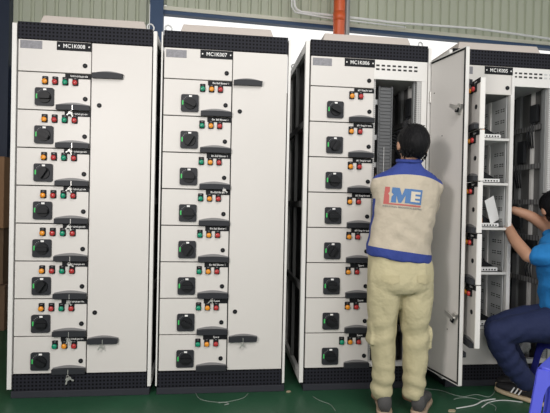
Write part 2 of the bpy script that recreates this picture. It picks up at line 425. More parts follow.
    for yy, w, mi in ((.10, .035, 1), (.22, .02, 0), (.36, .05, 1), (.52, .03, 4)): inn.box(rx+.035, rx+.055, yy, yy+w, .06, 2.0, mi)
    inn.build('inner_frame', [PAINT2, GREY, PERF, PERFY, DARK], root)
    cmpn = MB()
    for zz, w, hh, xo in ((.35, .1, .16, .5), (.62, .14, .1, .48), (.98, .13, .12, .52), (1.38, .09, .14, .56), (1.66, .15, .08, .5)):
        cmpn.box(xo, xo+w, .56, .645, zz, zz+hh, 0)
        for q in range(3): cmpn.tube([(xo+.02+q*.03, .56, zz), (xo+.02+q*.03, .5, zz-.05), (xo+.03+q*.03, .55, zz-.16)], .006, 0)
    for yy, w, zz, hh in ((.15, .07, 1.78, .12), (.28, .07, 1.50, .16), (.44, .08, 1.25, .22), (.14, .09, .84, .12), (.3, .1, 1.02, .10), (.42, .12, .55, .2)):
        cmpn.box(rx+.012, rx+.034, yy, yy+w, zz, zz+hh, 0)
        for q in range(3): cmpn.tube([(rx+.02, yy+.02+q*.02, zz), (rx+.0, yy+.02+q*.03, zz-.08), (rx+.03, yy+.05+q*.02, zz-.18)], .005, 0)
    cmpn.build('wired_components', [DARK2], root)
    if kind == 'c':
        du = MB(); du.box(.465, .475, .06, .13, .2, 1.945, 0); du.box(.55, .56, .06, .13, .2, 1.945, 0); du.box(.475, .55, .12, .13, .2, 1.945, 0)
        du.box(.475, .55, .066, .072, .2, 1.94, 0)
        z = .21
        while z < 1.94: du.box(.472, .553, .06, .068, z, z+.0125, 0); z += .0222
        du.box(.505, .508, .055, .06, 1.3, 1.55, 1)
        for zz in (.35, .7, 1.05, 1.42, 1.60, 1.83): du.box(.414, .465, .08, .09, zz, zz+.032, 2)
        du.build('cable_duct', [DUCT, LGREY, LGREY], root)
        MB().box(.585, .6, .30, .33, .1, 1.9, 0).build('terminal_strip', LGREY, root)
        tb = MB()
        for k in range(5): tb.tube([(.56, .2, 1.66-.02*k), (.62, .16, 1.64-.02*k), (.68, .2, 1.60-.03*k), (.7, .32, 1.4)], .009, 0)
        tb.tube([(.55, .12, 1.63), (.6, .0, 1.655), (.66, .02, 1.66), (.69, .05, 1.60), (.685, .08, 1.5)], .006, 0)
        tb.build('black_cables', BLACK, root)
        dm = MB(); w = .335
        dm.box(-w, 0, 0, .004, 0, dh, 0)
        for a0, a1, b0, b1 in ((-w, -w+.004, 0, dh), (-w, 0, 0, .004), (-w, 0, dh-.004, dh)): dm.box(a0, a1, .004, .024, b0, b1, 1)
        dm.box(-w+.012, -.012, .004, .018, .012, dh-.012, 0)
        g = .006
        for a0, a1, b0, b1 in ((-w+.005, -w+.012+g, .005, dh-.005), (-w+.005, -.012, .005, .015), (-w+.005, -.012, dh-.015, dh-.005)):
            dm.box(a0, a1, .018, .0225, b0, b1, 2)
        for xx, zz in ((-.13, 1.47), (-.22, .3), (-.045, 1.75)): dm.cyl((xx, .018, zz), (0, 1, 0), .004, .001, 2, n=10)
        dm = dm.build('side_door', [PAINT, PAINT2, RUBBER], root, (.798, -.006, .138), rot=(0, 0, math.radians(101.5)))
        inst(HD, 'pull_handle', dm, (-w+.09, 0, 1.745)); inst(HD, 'pull_handle', dm, (-w+.09, 0, .165))
        for zz in (1.605, .385):
            la = MB(); la.box(-.014, .014, 0, .022, -.03, .03, 0); la.cyl((0, .02, 0), (0, 1, 0), .013, .016, 0, n=14)
            la.box(-.012, .06, .034, .039, -.004, .018, 0); la.box(-.02, .005, .03, .036, -.02, .008, 1)
            la.build('latch', [STEEL, BLACK], dm, (-w+.04, .018, zz), rot=(0, -.35, 0))
        for zz in (.25, 1.0, 1.7):
            MB().cyl((.002, .012, zz), (0, 0, 1), .009, .07, 0, n=12).build('hinge', STEEL, dm)
    return root
CX = dict(a=0, b=.8325, c=1.731, d=2.668)
cabinet(CX['a'], 'a', 'closed cream cabinet with name plate MC1K008, leftmost of the row, four lamps per drawer', 'MC1K008')
cabinet(CX['b'], 'b', 'closed cream cabinet with name plate MC1K007, three lamps per drawer', 'MC1K007')
cabinet(CX['c'], 'c', 'cream cabinet MC1K006 with its tall right door open, behind the standing worker', 'MC1K006')
cabinet(CX['d'], 'd', 'cream cabinet MC1K005 with all its drawer doors open, rightmost of the row', 'MC1K005')

# ------------------------------------------------------------------ keys hanging on the handles
def key_proto(label):
    r = empty('key_bunch', (0, 0, 0), label, 'keys', 'silver key bunches on the cabinet handles')
    MB().tube([(.009*math.cos(a*PI/6), 0, -.009+.009*math.sin(a*PI/6)) for a in range(12)], .0016, closed=True, n=6).build('ring', STEEL, r)
    for s in (-1, 1):
        k = MB(); M = Matrix.Translation((0, -.004*s, -.014)) @ Matrix.Rotation(s*.6, 4, 'Y')
        k.cyl((0, 0, -.011), (0, -1, 0), .012, .003, 0, n=14, M=M); k.box(-.0045, .0045, -.003, 0, -.046, -.02, 0, M); k.box(.004, .007, -.003, 0, -.042, -.034, 0, M)
        k.build('key', STEEL, r)
    return r
names = ['first', 'second', 'third', 'fourth', 'fifth', 'sixth', 'seventh', 'lowest']
spots = []
for i, nme in enumerate(names): spots.append((.316, ZL[i+1]-.002, f'silver keys on the {nme} drawer handle from the top, MC1K008 cabinet', random.uniform(-.5, .5)))
spots[0] = (.312, ZL[1]-.002, 'silver keys on the topmost drawer handle of the MC1K008 cabinet', .2)
spots.append((.505, .315, 'silver keys on the lower handle of the MC1K008 side door', .1))
spots.append((.8325+.375, ZL[3]+.012, 'silver keys on the third drawer handle from the top, MC1K007 cabinet', -.2))
spots.append((.8325+.32, ZL[6]+.004, 'silver keys on the sixth drawer handle from the top, MC1K007 cabinet', .4))
spots.append((.8325+.505, .315, 'silver keys on the lower handle of the MC1K007 side door', 0))
proto = None
for x, z, lab, ry in spots:
    k = proto = key_proto(lab) if proto is None else proto
    if k.location.length > 0: k = copy_tree(proto); k['label'] = lab
    k.scale = (.62,)*3 if 'lowest' not in lab else (.85,)*3
    k.location = (x, -.031, z); k.rotation_euler = (0, ry, .2)

# sheet of paper in the open third compartment
pp = MB(); M = Matrix.Translation((3.005, .06, 1.165)) @ Matrix.Rotation(-.42, 4, 'Y') @ Matrix.Rotation(.35, 4, 'Z') @ Matrix.Rotation(.15, 4, 'X')
pp.box(-.06, .035, -.0008, .0008, -.09, .08, 0, M)
tag(pp.build('paper_sheet', WHITE), 'folded white paper leaning in the third open compartment of the MC1K005 cabinet', 'paper')

# ------------------------------------------------------------------ cardboard at the far left
CARD = mat('cardboard', (.30, .17, .09), .85, var=.15, nscale=5); CARD2 = mat('dark cardboard', (.16, .10, .06), .85, var=.25, nscale=5)
TAPE = mat('packing tape', (.42, .33, .2), .4)
def carton(x0, x1, y0, y1, z0, z1, label, m, rz=0):
    r = empty('cardboard_box', ((x0+x1)/2, (y0+y1)/2, z0), label, 'box', 'cartons stacked behind the first cabinet', rz)
    w, d, h = (x1-x0)/2, (y1-y0)/2, z1-z0
    MB().box(-w, w, -d, d, 0, h-.006, 0).build('carton', m, r, bevel=.004)
    MB().box(-w, w, -d, -.003, h-.006, h, 0).box(-w, w, .003, d, h-.006, h, 0).build('flap', m, r)
    MB().box(-w-.001, w+.001, -.03, .03, h, h+.001, 0).box(w, w+.001, -.03, .03, h-.1, h, 0).box(-.03, .03, -d-.001, -d, h-.1, h, 0).build('tape', TAPE, r)
carton(-1.35, -.68, 1.45, 1.95, 0, .398, 'brown carton on the floor, bottom of the stack left of the cabinets', CARD2)
carton(-1.4, -.73, 1.48, 1.95, .40, .898, 'dark brown carton in the middle of the stack left of the cabinets', CARD2, .05)
carton(-1.35, -.70, 1.45, 1.95, .90, 1.53, 'large light brown carton on top of the stack at far left', CARD)

# ------------------------------------------------------------------ floor scraps
random.seed(11)
def smooth_pts(P, per=6):
    P = [Vector(p) for p in P]; out = []
    for i in range(len(P)-1):
        a, b, c, d = P[max(i-1, 0)], P[i], P[i+1], P[min(i+2, len(P)-1)]
        for k in range(per):
            t = k/per
            out.append(.5*((2*b)+(c-a)*t+(2*a-5*b+4*c-d)*t*t+(3*b-3*c+d-a)*t**3))
    out.append(P[-1]); return out
WIRE = mat('white wire', (.6, .62, .6), .5); WIREG = mat('grey wire', (.24, .28, .25), .5)
def wire(pts, label, r=.003, m=WIRE):
    o = MB().tube(smooth_pts([(x, y, r+.0005) for x, y in pts]), r, n=6).build('wire_offcut', m)
    tag(o, label, 'wire', 'wire offcuts on the green floor')
wire([(1.06, .0), (1.10, -.1), (1.22, -.145), (1.34, -.10), (1.38, -.03)], 'thin curved wire offcut in front of the MC1K007 cabinet, pale arc', .0016, WIREG)
wire([(1.20, -.155), (1.235, -.15), (1.26, -.17), (1.235, -.185)], 'small hooked white wire scrap inside the pale arc before MC1K007', .003, WIREG)
wire([(1.77, -.10), (1.80, -.16), (1.85, -.22), (1.86, -.3)], 'thin wire strand lying between MC1K007 and the standing worker', .0016, WIREG)
wire([(2.57, -.325), (2.70, -.29), (2.79, -.235), (2.88, -.215)], 'thick white wire offcut pointing to the seated worker, nearest the open door', .0038)
wire([(2.73, -.32), (2.82, -.255), (2.92, -.235), (3.02, -.27)], 'white wire arc in front of the black striped shoe', .003)
wire([(2.50, -.03), (2.60, -.06), (2.66, -.14), (2.72, -.17)], 'grey wire strand under the open side door', .0018, WIREG)
wire([(2.70, -.17), (2.80, -.14), (2.86, -.18), (2.95, -.10)], 'grey wire strand between open door and shoe, crooked', .002, WIREG)
wire([(2.62, -.20), (2.68, -.18), (2.76, -.20), (2.82, -.30), (2.79, -.36)], 'looped grey wire strand crossing the thick white wire', .002, WIREG)
SCRAP = mat('tan scrap', (.4, .33, .22), .8)
def scrap(x, y, s, lab):
    P = [(x+s*math.cos(a)*random.uniform(.6, 1.2), y+s*.6*math.sin(a)*random.uniform(.6, 1.2), .0) for a in [k*PI/3.5 for k in range(7)]]
    tag(MB().prism(P, (0, 0, .006)).build('floor_scrap', SCRAP), lab, 'scrap', 'small scraps on the floor')
scrap(2.53, -.35, .028, 'tan scrap on the floor right of the standing worker')
scrap(1.63, -.02, .016, 'small yellowish scrap on the floor before the MC1K006 cabinet')
scrap(.62, -.27, .018, 'small tan scrap on the floor before the MC1K008 cabinet')

# ------------------------------------------------------------------ people
def fuse(mb, name, mats, parent, voxel=.007, smooth=6, fn=None, decim=None, loc=(0, 0, 0)):
    """grow one continuous skin over overlapping volumes"""
    o = bpy.data.objects.new(name, mb.mesh(name, mats[0])); COL.objects.link(o)
    r = o.modifiers.new('r', 'REMESH'); r.mode = 'VOXEL'; r.voxel_size = voxel; r.use_smooth_shade = True
    s = o.modifiers.new('s', 'SMOOTH'); s.iterations = smooth; s.factor = .5
    dg = bpy.context.evaluated_depsgraph_get(); me = bpy.data.meshes.new_from_object(o.evaluated_get(dg))
    old = o.data; o.modifiers.clear(); o.data = me; bpy.data.meshes.remove(old)
    me.name = name; me.materials.clear()
    for m in mats: me.materials.append(m)
    if fn:
        me.update(); nn = [v.normal.copy() for v in me.vertices]
        for v, n in zip(me.vertices, nn): v.co = fn(v.co.copy(), n)
    for p in me.polygons: p.use_smooth = True
    me.update(); o.parent = parent
    return o
def limb(mb, P, R, n=16, per=5):
    """tapering limb with rounded ends; R entries r or (r_side, r_depth)"""
    P = [Vector(p) for p in P]; Rr = [Vector((r, r, 0)) if not isinstance(r, tuple) else Vector((r[0], r[1], 0)) for r in R]
    C = smooth_pts(P, per); RR = smooth_pts(Rr, per); rings = []
    ref = Vector((1, 0, 0)); 
    t0 = (C[1]-C[0]).normalized(); t1 = (C[-1]-C[-2]).normalized()
    if abs(t0.dot(ref)) > .85: ref = Vector((0, 1, 0))
    seq = []
    for a in (1.35, .95, .5): seq.append((C[0]-t0*RR[0].x*math.sin(a)*.9, RR[0]*math.cos(a), t0))
    for i, c in enumerate(C):
        t = (C[min(i+1, len(C)-1)]-C[max(i-1, 0)]).normalized(); seq.append((c, RR[i], t))
    for a in (.5, .95, 1.35): seq.append((C[-1]+t1*RR[-1].x*math.sin(a)*.9, RR[-1]*math.cos(a), t1))
    for c, r, t in seq:
        a = (ref-t*ref.dot(t)).normalized(); b = t.cross(a); ref = a
        rings.append((c, a*r.x, b*r.y))
    mb.rings(rings, n=n)
def hand(mb, wrist, dirv, palm, curl=.5, side=1, s=1.0):
    """palm and five bent fingers. dirv: finger direction, palm: palm normal, side: thumb side"""
    w = Vector(wrist); d = Vector(dirv).normalized(); p = Vector(palm); p = (p-d*p.dot(d)).normalized(); t = d.cross(p)*side
    limb(mb, [w-d*.02*s, w+d*.03*s, w+d*.08*s], [(.026*s, .017*s), (.036*s, .015*s), (.038*s, .013*s)] if abs(t.x) > .5 else [.022*s, .025*s, .022*s], n=12, per=3)
    for k, (off, ln) in enumerate(((.03, .072), (.010, .08), (-.010, .075), (-.029, .058))):
        b = w+d*.078*s+t*off*s; L = ln*s; q = [b-d*.02*s, b]; ang = .15; pos = b.copy()
        for seg, fr in enumerate((.45, .32, .23)):
            ang += curl*(.8 if seg else .5); pos = pos+(d*math.cos(ang)+p*math.sin(ang))*L*fr; q.append(pos.copy())
        limb(mb, q, [.0095*s, .009*s, .0085*s, .008*s, .007*s], n=8, per=2)
    b = w+d*.025*s+t*.025*s
    limb(mb, [b, b+d*.02*s+t*.022*s+p*.006, b+d*.045*s+t*.033*s+p*.018*s, b+d*.065*s+t*.03*s+p*.032*s], [.013*s, .011*s, .0095*s, .0075*s], n=8, per=2)
def head(mb, c, face, up=(0, 0, 1), s=1.0):
    """head around c looking along face"""
    f = Vector(face).normalized(); u = Vector(up); u = (u-f*u.dot(f)).normalized(); r = f.cross(u)
    M = Matrix.Translation(c) @ Matrix((r, f, u)).transposed().to_4x4() @ Matrix.Scale(s, 4)
    def fn(d):
        x, y, z = d
        if z < 0:
            k = 1-.34*min(1, -z)**1.4; x *= k
            if y > 0: y *= 1-.05*(-z)
            else: y *= 1-.35*(-z)
        return Vector((x, y, z))
    mb.sphere((0, 0, 0), (.074, .092, .106), nu=28, nv=20, fn=fn, M=M)
    mb.sphere((0, .082, -.022), (.012, .018, .022), nu=12, nv=8, M=M)       # nose
    mb.sphere((0, .070, -.088), (.022, .018, .016), nu=12, nv=8, M=M)       # chin
    mb.sphere((0, .080, -.058), (.022, .010, .008), nu=12, nv=8, M=M)       # lips
    for sx in (-1, 1):
        mb.sphere((sx*.03, .078, .018), (.02, .01, .007), nu=10, nv=6, M=M) # brow
        mb.sphere((sx*.080, -.002, -.014), (.011, .019, .030), nu=12, nv=10, M=M) # ear
    return M
def face_bits(parent, M):
    e = MB()
    for sx in (-1, 1):
        e.sphere((sx*.031, .076, .002), (.013, .010, .009), 0, 12, 8, M=M); e.sphere((sx*.031, .0835, .002), (.0055, .004, .0055), 1, 10, 6, M=M)
    e.build('eyes', [WHITE, BLACK], parent)
    MB().sphere((0, .0895, -.058), (.019, .003, .004), 0, 12, 6, M=M).build('mouth', [LIPS], parent)
SKIN = mat('skin', (.43, .235, .15), .55, var=.08, nscale=12); LIPS = mat('lips', (.35, .13, .1), .5)
HAIR = mat('black hair', (.008, .008, .009), .5, var=.4, nscale=40, bump=.6, bscale=90, spec=.12, stretch=(1, 1, .2))
def hairm(parent, M, jit=.006, low=-.45):
    def fn(d):
        # crown and back hang lower than the forehead
        n = noise.noise(Vector((d.x*9, d.y*9, d.z*3)))*.05
        q = d*(1+n)
        return q
    h = MB(); nu, nv = 40, 26; v = []; f = []
    for j in range(nv+1):
        for i in range(nu):
            th = 2*PI*i/nu; fy = math.sin(th)            # fy>0 is the face side
            side = abs(math.cos(th))
            lim = (PI*.30 if fy > .55 else PI*(.70-.12*max(0, fy)) if fy < .2 else PI*(.56-.26*(fy-.2)/.35))
            if fy < -.2: lim = PI*.80
            lim *= 1+.03*noise.noise(Vector((th*6, 0, 1)))
            ph = lim*j/nv
            d = Vector((math.sin(ph)*math.cos(th), math.sin(ph)*math.sin(th), math.cos(ph)))
            k = 1+.035*noise.noise(Vector((math.cos(th)*7, math.sin(th)*7, ph*2)))
            lowf = 1-.26*max(0, -d.z)
            v.append((d.x*.089*k*lowf, d.y*.107*k-.006, d.z*.112*k+.006))
    for j in range(nv): f += [(j*nu+i, (j+1)*nu+i, (j+1)*nu+(i+1) % nu, j*nu+(i+1) % nu) for i in range(nu)]
    f.append(tuple(nv*nu+i for i in range(nu)))
    h.add(v, f, 0, True, M)
    # fine tufts at the nape and crown
    for k in range(34):
        th = random.uniform(PI*1.0, PI*2.0) if k < 30 else random.uniform(0, 2*PI); ph = PI*random.uniform(.66, .78) if k < 30 else random.uniform(.1, .6)
        d = Vector((math.sin(ph)*math.cos(th), math.sin(ph)*math.sin(th), math.cos(ph)))
        b = Vector((d.x*.086, d.y*.10-.006, d.z*.109+.006)); t = Vector((d.x*.4, d.y*.3, -1 if k < 30 else .1)).normalized()
        h.tube([b, b+t*.010-d*.001, b+t*.020-d*.003], [.005, .004, .0012], 0, 5, M=M)
    return h.build('hair', HAIR, parent)

# colours of the uniform change by where they sit on the garment
def garment(name, base, rough=.85):
    return mat(name, base, rough, var=.07, nscale=5, bump=.9, bscale=22)
SHIRT = garment('beige work shirt with blue yoke and hem', (.50, .44, .345))
def colour_shirt(m):
    N = m.node_tree.nodes; L = m.node_tree.links; b = N['Principled BSDF']
    tc = N.new('ShaderNodeTexCoord'); sp = N.new('ShaderNodeSeparateXYZ'); L.new(tc.outputs['Object'], sp.inputs[0])
    x, y, z = sp.outputs
    dx = math_node(N, L, 'SUBTRACT', x, 2.19)
    q = math_node(N, L, 'MULTIPLY', math_node(N, L, 'MULTIPLY', dx, dx), .9)
    yoke = math_node(N, L, 'GREATER_THAN', math_node(N, L, 'ADD', z, q), 1.343)
    lowz = math_node(N, L, 'ADD', z, math_node(N, L, 'MULTIPLY', dx, .135))
    hem = math_node(N, L, 'LESS_THAN', lowz, .925)
    sd = math_node(N, L, 'MULTIPLY', math_node(N, L, 'LESS_THAN', x, 2.045), math_node(N, L, 'GREATER_THAN', y, -.375))
    sd = math_node(N, L, 'MULTIPLY', sd, math_node(N, L, 'LESS_THAN', z, 1.21))
    a = math_node(N, L, 'MAXIMUM', math_node(N, L, 'MAXIMUM', yoke, hem), sd)
    mx = N.new('ShaderNodeMix'); mx.data_type = 'RGBA'; L.new(a, mx.inputs[0])
    L.new(N[m['mixnode']].outputs[2], mx.inputs[6]); mx.inputs[7].default_value = (.03, .055, .26, 1)
    L.new(mx.outputs[2], b.inputs['Base Color'])
colour_shirt(SHIRT)
KHAKI = garment('khaki trousers', (.50, .45, .28)); JEANS = garment('navy jeans', (.009, .017, .065)); BLUESH = garment('bright blue shirt', (.012, .19, .50))
SHOEG = mat('dark grey suede', (.07, .068, .068), .8, var=.2, nscale=20); SOLE = mat('tan rubber sole', (.36, .27, .19), .7)
SHOEB = mat('black shoe cloth', (.016, .016, .018), .7); SOLEY = mat('cream sole', (.5, .4, .26), .7)

def wrinkle(amp, sx, sz, seed, extra=None):
    def fn(c, n):
        k = noise.noise(Vector((c.x*sx+seed, c.y*sx, c.z*sz)))+.5*noise.noise(Vector((c.x*sx*2.3, c.y*sx*2+seed, c.z*sz*2.2)))
        a = amp
        if extra: k += extra(c)
        return c+n*k*a
    return fn
def shoe(mb_u, mb_s, heel, toe, w=.05, h=.075, L=None):
    """upper and sole meshes from heel to toe on the floor"""
    a = Vector(heel); b = Vector(toe); d = (b-a); L = d.length; d.normalize(); s = Vector((-d.y, d.x, 0)); z = Vector((0, 0, 1))
    prof = [(0, .74, .95), (.06, .88, 1), (.2, .92, 1.0), (.36, .86, .92), (.5, .9, .72), (.65, 1.0, .55), (.8, .98, .46), (.93, .76, .38), (1, .4, .28)]
    R = []
    for t, ww, hh in prof:
        c = a+d*L*t+z*(.024+h*hh*.5); R.append((c, s*w*ww*.92, z*(h*hh*.5)))
    mb_u.rings(R, n=20, power=2.4)
    R = []
    for t, ww, hh in [(-.03, .62, 0)]+prof+[(1.03, .3, 0)]:
        c = a+d*L*t+z*.015; R.append((c, s*w*ww*1.04, z*.014))
    mb_s.rings(R, n=20, power=3.5)

# ---- standing worker
body = MB()
HC = Vector((2.243, -.385, 1.512))
Mh = head(body, HC, (-.05, 1, -.12), (.10, .0, 1), 1.0)
limb(body, [(2.235, -.385, 1.46), (2.222, -.38, 1.37), (2.215, -.36, 1.30)], [.05, .05, .06])
limb(body, [(2.21, -.36, 1.27), (2.20, -.36, 1.1), (2.19, -.36, .92), (2.19, -.36, .82)], [(.13, .08), (.13, .085), (.12, .08), (.12, .085)])
limb(body, [(2.10, -.35, 1.30), (2.21, -.355, 1.315), (2.34, -.35, 1.295)], [.045, .05, .045])
armL = [(2.09, -.35, 1.285), (2.14, -.24, 1.18), (2.172, -.13, 1.12)]; foreL = [(2.172, -.13, 1.12), (2.185, -.03, 1.20), (2.205, .045, 1.30)]
armR = [(2.385, -.35, 1.275), (2.405, -.24, 1.15), (2.40, -.13, 1.08)]; foreR = [(2.40, -.13, 1.08), (2.365, -.03, 1.17), (2.325, .045, 1.28)]
for A, Fo in ((armL, foreL), (armR, foreR)):
    limb(body, A, [.045, .041, .037]); limb(body, Fo, [.037, .034, .024])
hand(body, foreL[-1], (.25, .45, .8), (.5, .4, -.3), .45, 1)
hand(body, foreR[-1], (-.25, .45, .8), (-.5, .4, -.3), .45, -1)
for hx, kx, ax, ay in ((2.125, 2.115, 2.128, -.325), (2.27, 2.30, 2.312, -.345)):
    limb(body, [(hx, -.36, .82), (kx, -.345, .45), (ax, ay, .09)], [.075, .052, .036]); limb(body, [(ax, ay, .085), (ax, ay+.13, .04)], [.034, .025])
person = fuse(body, 'person', [SKIN], None, .0055, 3)
tag(person, 'worker in beige and blue uniform standing back to camera, reaching into MC1K006', 'person', 'workers')
face_bits(person, Mh); hairm(person, Mh)
# shirt
sb = MB(); rg = []
def ring(z, cx, cy, rx, ry, tilt=0): rg.append(((cx, cy, z), (rx, 0, -tilt*rx), (0, ry, 0)))
ring(.868, 2.183, -.365, .178, .120, .13); ring(.885, 2.183, -.365, .185, .127, .13); ring(.93, 2.184, -.365, .186, .128, .13); ring(.955, 2.186, -.365, .180, .123, .12)
ring(1.0, 2.192, -.365, .176, .120, .09); ring(1.06, 2.200, -.365, .172, .117, .05); ring(1.12, 2.208, -.365, .172, .117, .03)
ring(1.18, 2.218, -.362, .178, .118); ring(1.24, 2.228, -.36, .187, .114); ring(1.29, 2.230, -.36, .187, .104); ring(1.328, 2.226, -.36, .176, .092)
ring(1.358, 2.223, -.362, .145, .080); ring(1.385, 2.224, -.366, .092, .068); ring(1.405, 2.228, -.37, .064, .06); ring(1.430, 2.232, -.372, .058, .057)
sb.rings(rg, n=40, power=2.3)
limb(sb, [(2.090, -.355, 1.290)]+armL[1:]+[(2.175, -.085, 1.14)], [.068, .056, .052, .047]); limb(sb, [foreL[0], foreL[1], (2.20, .01, 1.26)], [.047, .043, .036])
limb(sb, [(2.375, -.355, 1.280)]+armR[1:]+[(2.385, -.085, 1.115)], [.068, .056, .052, .047]); limb(sb, [foreR[0], foreR[1], (2.345, .01, 1.235)], [.047, .043, .036])
def folds(c):
    # long soft diagonal folds running to the right hip
    k = math.sin((c.z*1.0+c.x*.62)*62)*.45*max(0, 1-abs(c.z-1.03)/.16)*max(0, min(1, (c.x-2.06)/.1))
    k += math.sin((c.z-c.x*.9)*55)*.35*max(0, 1-abs(c.z-1.06)/.16)*max(0, min(1, (2.2-c.x)/.1))
    return k
shirt = fuse(sb, 'shirt', [SHIRT], person, .008, 4, wrinkle(.010, 9, 6, 3, folds))
cl = MB()
cl.tube([(2.230+.063*math.cos(a), -.374+.062*math.sin(a), 1.422+.006*math.sin(a)) for a in [k*PI/12 for k in range(24)]], .011, closed=True, n=8)
BLU = garment('blue uniform cloth', (.03, .055, .26)); cl.build('collar', BLU, shirt)
# logo printed on the back
def decal(polys, mats, name, parent, bvh, off=.0025):
    bm = bmesh.new(); ok = []
    for poly, mi in polys:
        b2 = bmesh.new(); vv = [b2.verts.new((x, 0, z)) for x, z in poly]
        for t3 in tessellate_polygon([[Vector((x, z, 0)) for x, z in poly]]): b2.faces.new([vv[i] for i in t3]) if len(set(t3)) == 3 else None
        xs = [p[0] for p in poly]; zs = [p[1] for p in poly]
        for ax, lo, hi in ((0, min(xs), max(xs)), (2, min(zs), max(zs))):
            t = lo+.01
            while t < hi:
                co = [0, 0, 0]; no = [0, 0, 0]; co[ax] = t; no[ax] = 1
                bmesh.ops.bisect_plane(b2, geom=b2.verts[:]+b2.edges[:]+b2.faces[:], plane_co=co, plane_no=no); t += .01
        for f in b2.faces: f.material_index = mi
        for v in b2.verts:
            h = bvh.ray_cast(Vector((v.co.x, -2, v.co.z)), Vector((0, 1, 0)))
            v.co.y = (h[0].y if h[0] else -.47)-off-(.0008 if mi == 2 else 0)
        tmp = bpy.data.meshes.new('tmp'); b2.to_mesh(tmp); bm.from_mesh(tmp); b2.free(); bpy.data.meshes.remove(tmp)
    for f in bm.faces:
        f.smooth = True
        if f.normal.y > 0: f.normal_flip()
    me = bpy.data.meshes.new(name); bm.to_mesh(me); bm.free()
    for m in mats: me.materials.append(m)
    o = bpy.data.objects.new(name, me); COL.objects.link(o); o.parent = parent; return o
dgv = [v.co.copy() for v in shirt.data.vertices]; bvh = BVHTree.FromPolygons(dgv, [tuple(p.vertices) for p in shirt.data.polygons])
def lp(P): return [(2.066+(X/10-6)*.00557, 1.276-(Y/10-6)*.00557+(X/10-6)*.00015) for X, Y in P]
polys = [(lp([(82, 62), (120, 67), (117, 112), (103, 130), (112, 148), (105, 222), (62, 222)]), 0),
         (lp([(62, 222), (105, 222), (405, 254), (403, 268), (62, 230)]), 0),
         (lp([(140, 70), (203, 78), (218, 150), (250, 84), (306, 90), (285, 228), (240, 224), (252, 150), (208, 222), (184, 220), (172, 150), (165, 220), (122, 215), (130, 160), (148, 140), (132, 120)]), 1),
         (lp([(304, 88), (428, 102), (406, 245), (284, 230)]), 1),
         (lp([(312, 112), (405, 122), (402, 145), (350, 141), (348, 160), (398, 165), (396, 187), (344, 182), (342, 200), (392, 206), (390, 222), (296, 212)]), 2)]
v, f = text_mesh('INDUSTRIAL MECHANICAL ELECTRIC', .0125, .0005)
for ff in f[::1]:
    P = [v[i] for i in ff]; polys.append(([(2.163+p[0]*.95, 1.162+p[1]*.9-p[0]*.08) for p in P], 3)) if len(P) >= 3 else None
LRED = mat('logo red', (.48, .12, .11), .85); LBLU = mat('logo blue', (.08, .18, .38), .85); LCRM = mat('logo cream', (.58, .53, .43), .85); LGR = mat('logo grey', (.24, .23, .22), .85)
try: decal(polys, [LRED, LBLU, LCRM, LGR], 'logo', shirt, bvh)
except Exception as ex: print('logo text', ex, flush=True); decal(polys[:5], [LRED, LBLU, LCRM, LGR], 'logo', shirt, bvh)
# trousers
tb = MB(); rg = []
ring(.695, 2.196, -.366, .150, .100); ring(.725, 2.196, -.366, .174, .120); ring(.76, 2.195, -.368, .181, .124); ring(.83, 2.194, -.365, .178, .118); ring(.90, 2.19, -.362, .170, .110)
tb.rings(rg, n=36, power=2.4)
limb(tb, [(2.108, -.365, .74), (2.105, -.360, .60), (2.108, -.348, .47), (2.114, -.350, .34), (2.122, -.345, .22), (2.120, -.330, .12)], [(.096, .100), (.089, .092), (.073, .078), (.070, .074), (.064, .068), (.056, .062)], n=24)
limb(tb, [(2.290, -.365, .74), (2.290, -.360, .60), (2.300, -.348, .47), (2.303, -.350, .34), (2.302, -.350, .22), (2.298, -.345, .125)], [(.094, .100), (.086, .092), (.074, .078), (.071, .074), (.065, .068), (.062, .064)], n=24)
tb.box(2.345, 2.388, -.395, -.30, .37, .50); tb.box(2.028, 2.05, -.385, -.30, .40, .52)
def legf(c):
    k = .5*math.sin(c.z*75+c.x*14+2*noise.noise(c*9))*max(0, 1-abs(c.z-.16)/.13)
    k += .45*math.sin(c.z*52-c.x*22+2*noise.noise(c*6))*max(0, 1-abs(c.z-.45)/.13)
    k += .45*-.0*math.sin((c.z+abs(c.x-2.2)*.9)*60)*max(0, 1-abs(c.z-.66)/.08)
    return k
tr = fuse(tb, 'trousers', [KHAKI], person, .008, 4, wrinkle(.011, 10, 5, 8, legf))
bv2 = BVHTree.FromPolygons([v.co.copy() for v in tr.data.vertices], [tuple(p.vertices) for p in tr.data.polygons])
KH2 = garment('khaki pocket cloth', (.46, .41, .25))
for x0, x1 in ((2.055, 2.145), (2.245, 2.335)):
    decal([([(x0, .80), (x0, .765), ((x0+x1)/2, .75), (x1, .765), (x1, .80)], 0)], [KH2], 'pocket_flap', tr, bv2, .004)
for heel, toe in (((2.115, -.395, 0), (2.195, -.135, 0)), ((2.302, -.40, 0), (2.455, -.175, 0))):
    u = MB(); s_ = MB(); shoe(u, s_, heel, toe, .047, .095)
    uo = u.build('shoe', SHOEG, person); s_.build('sole', SOLE, uo)

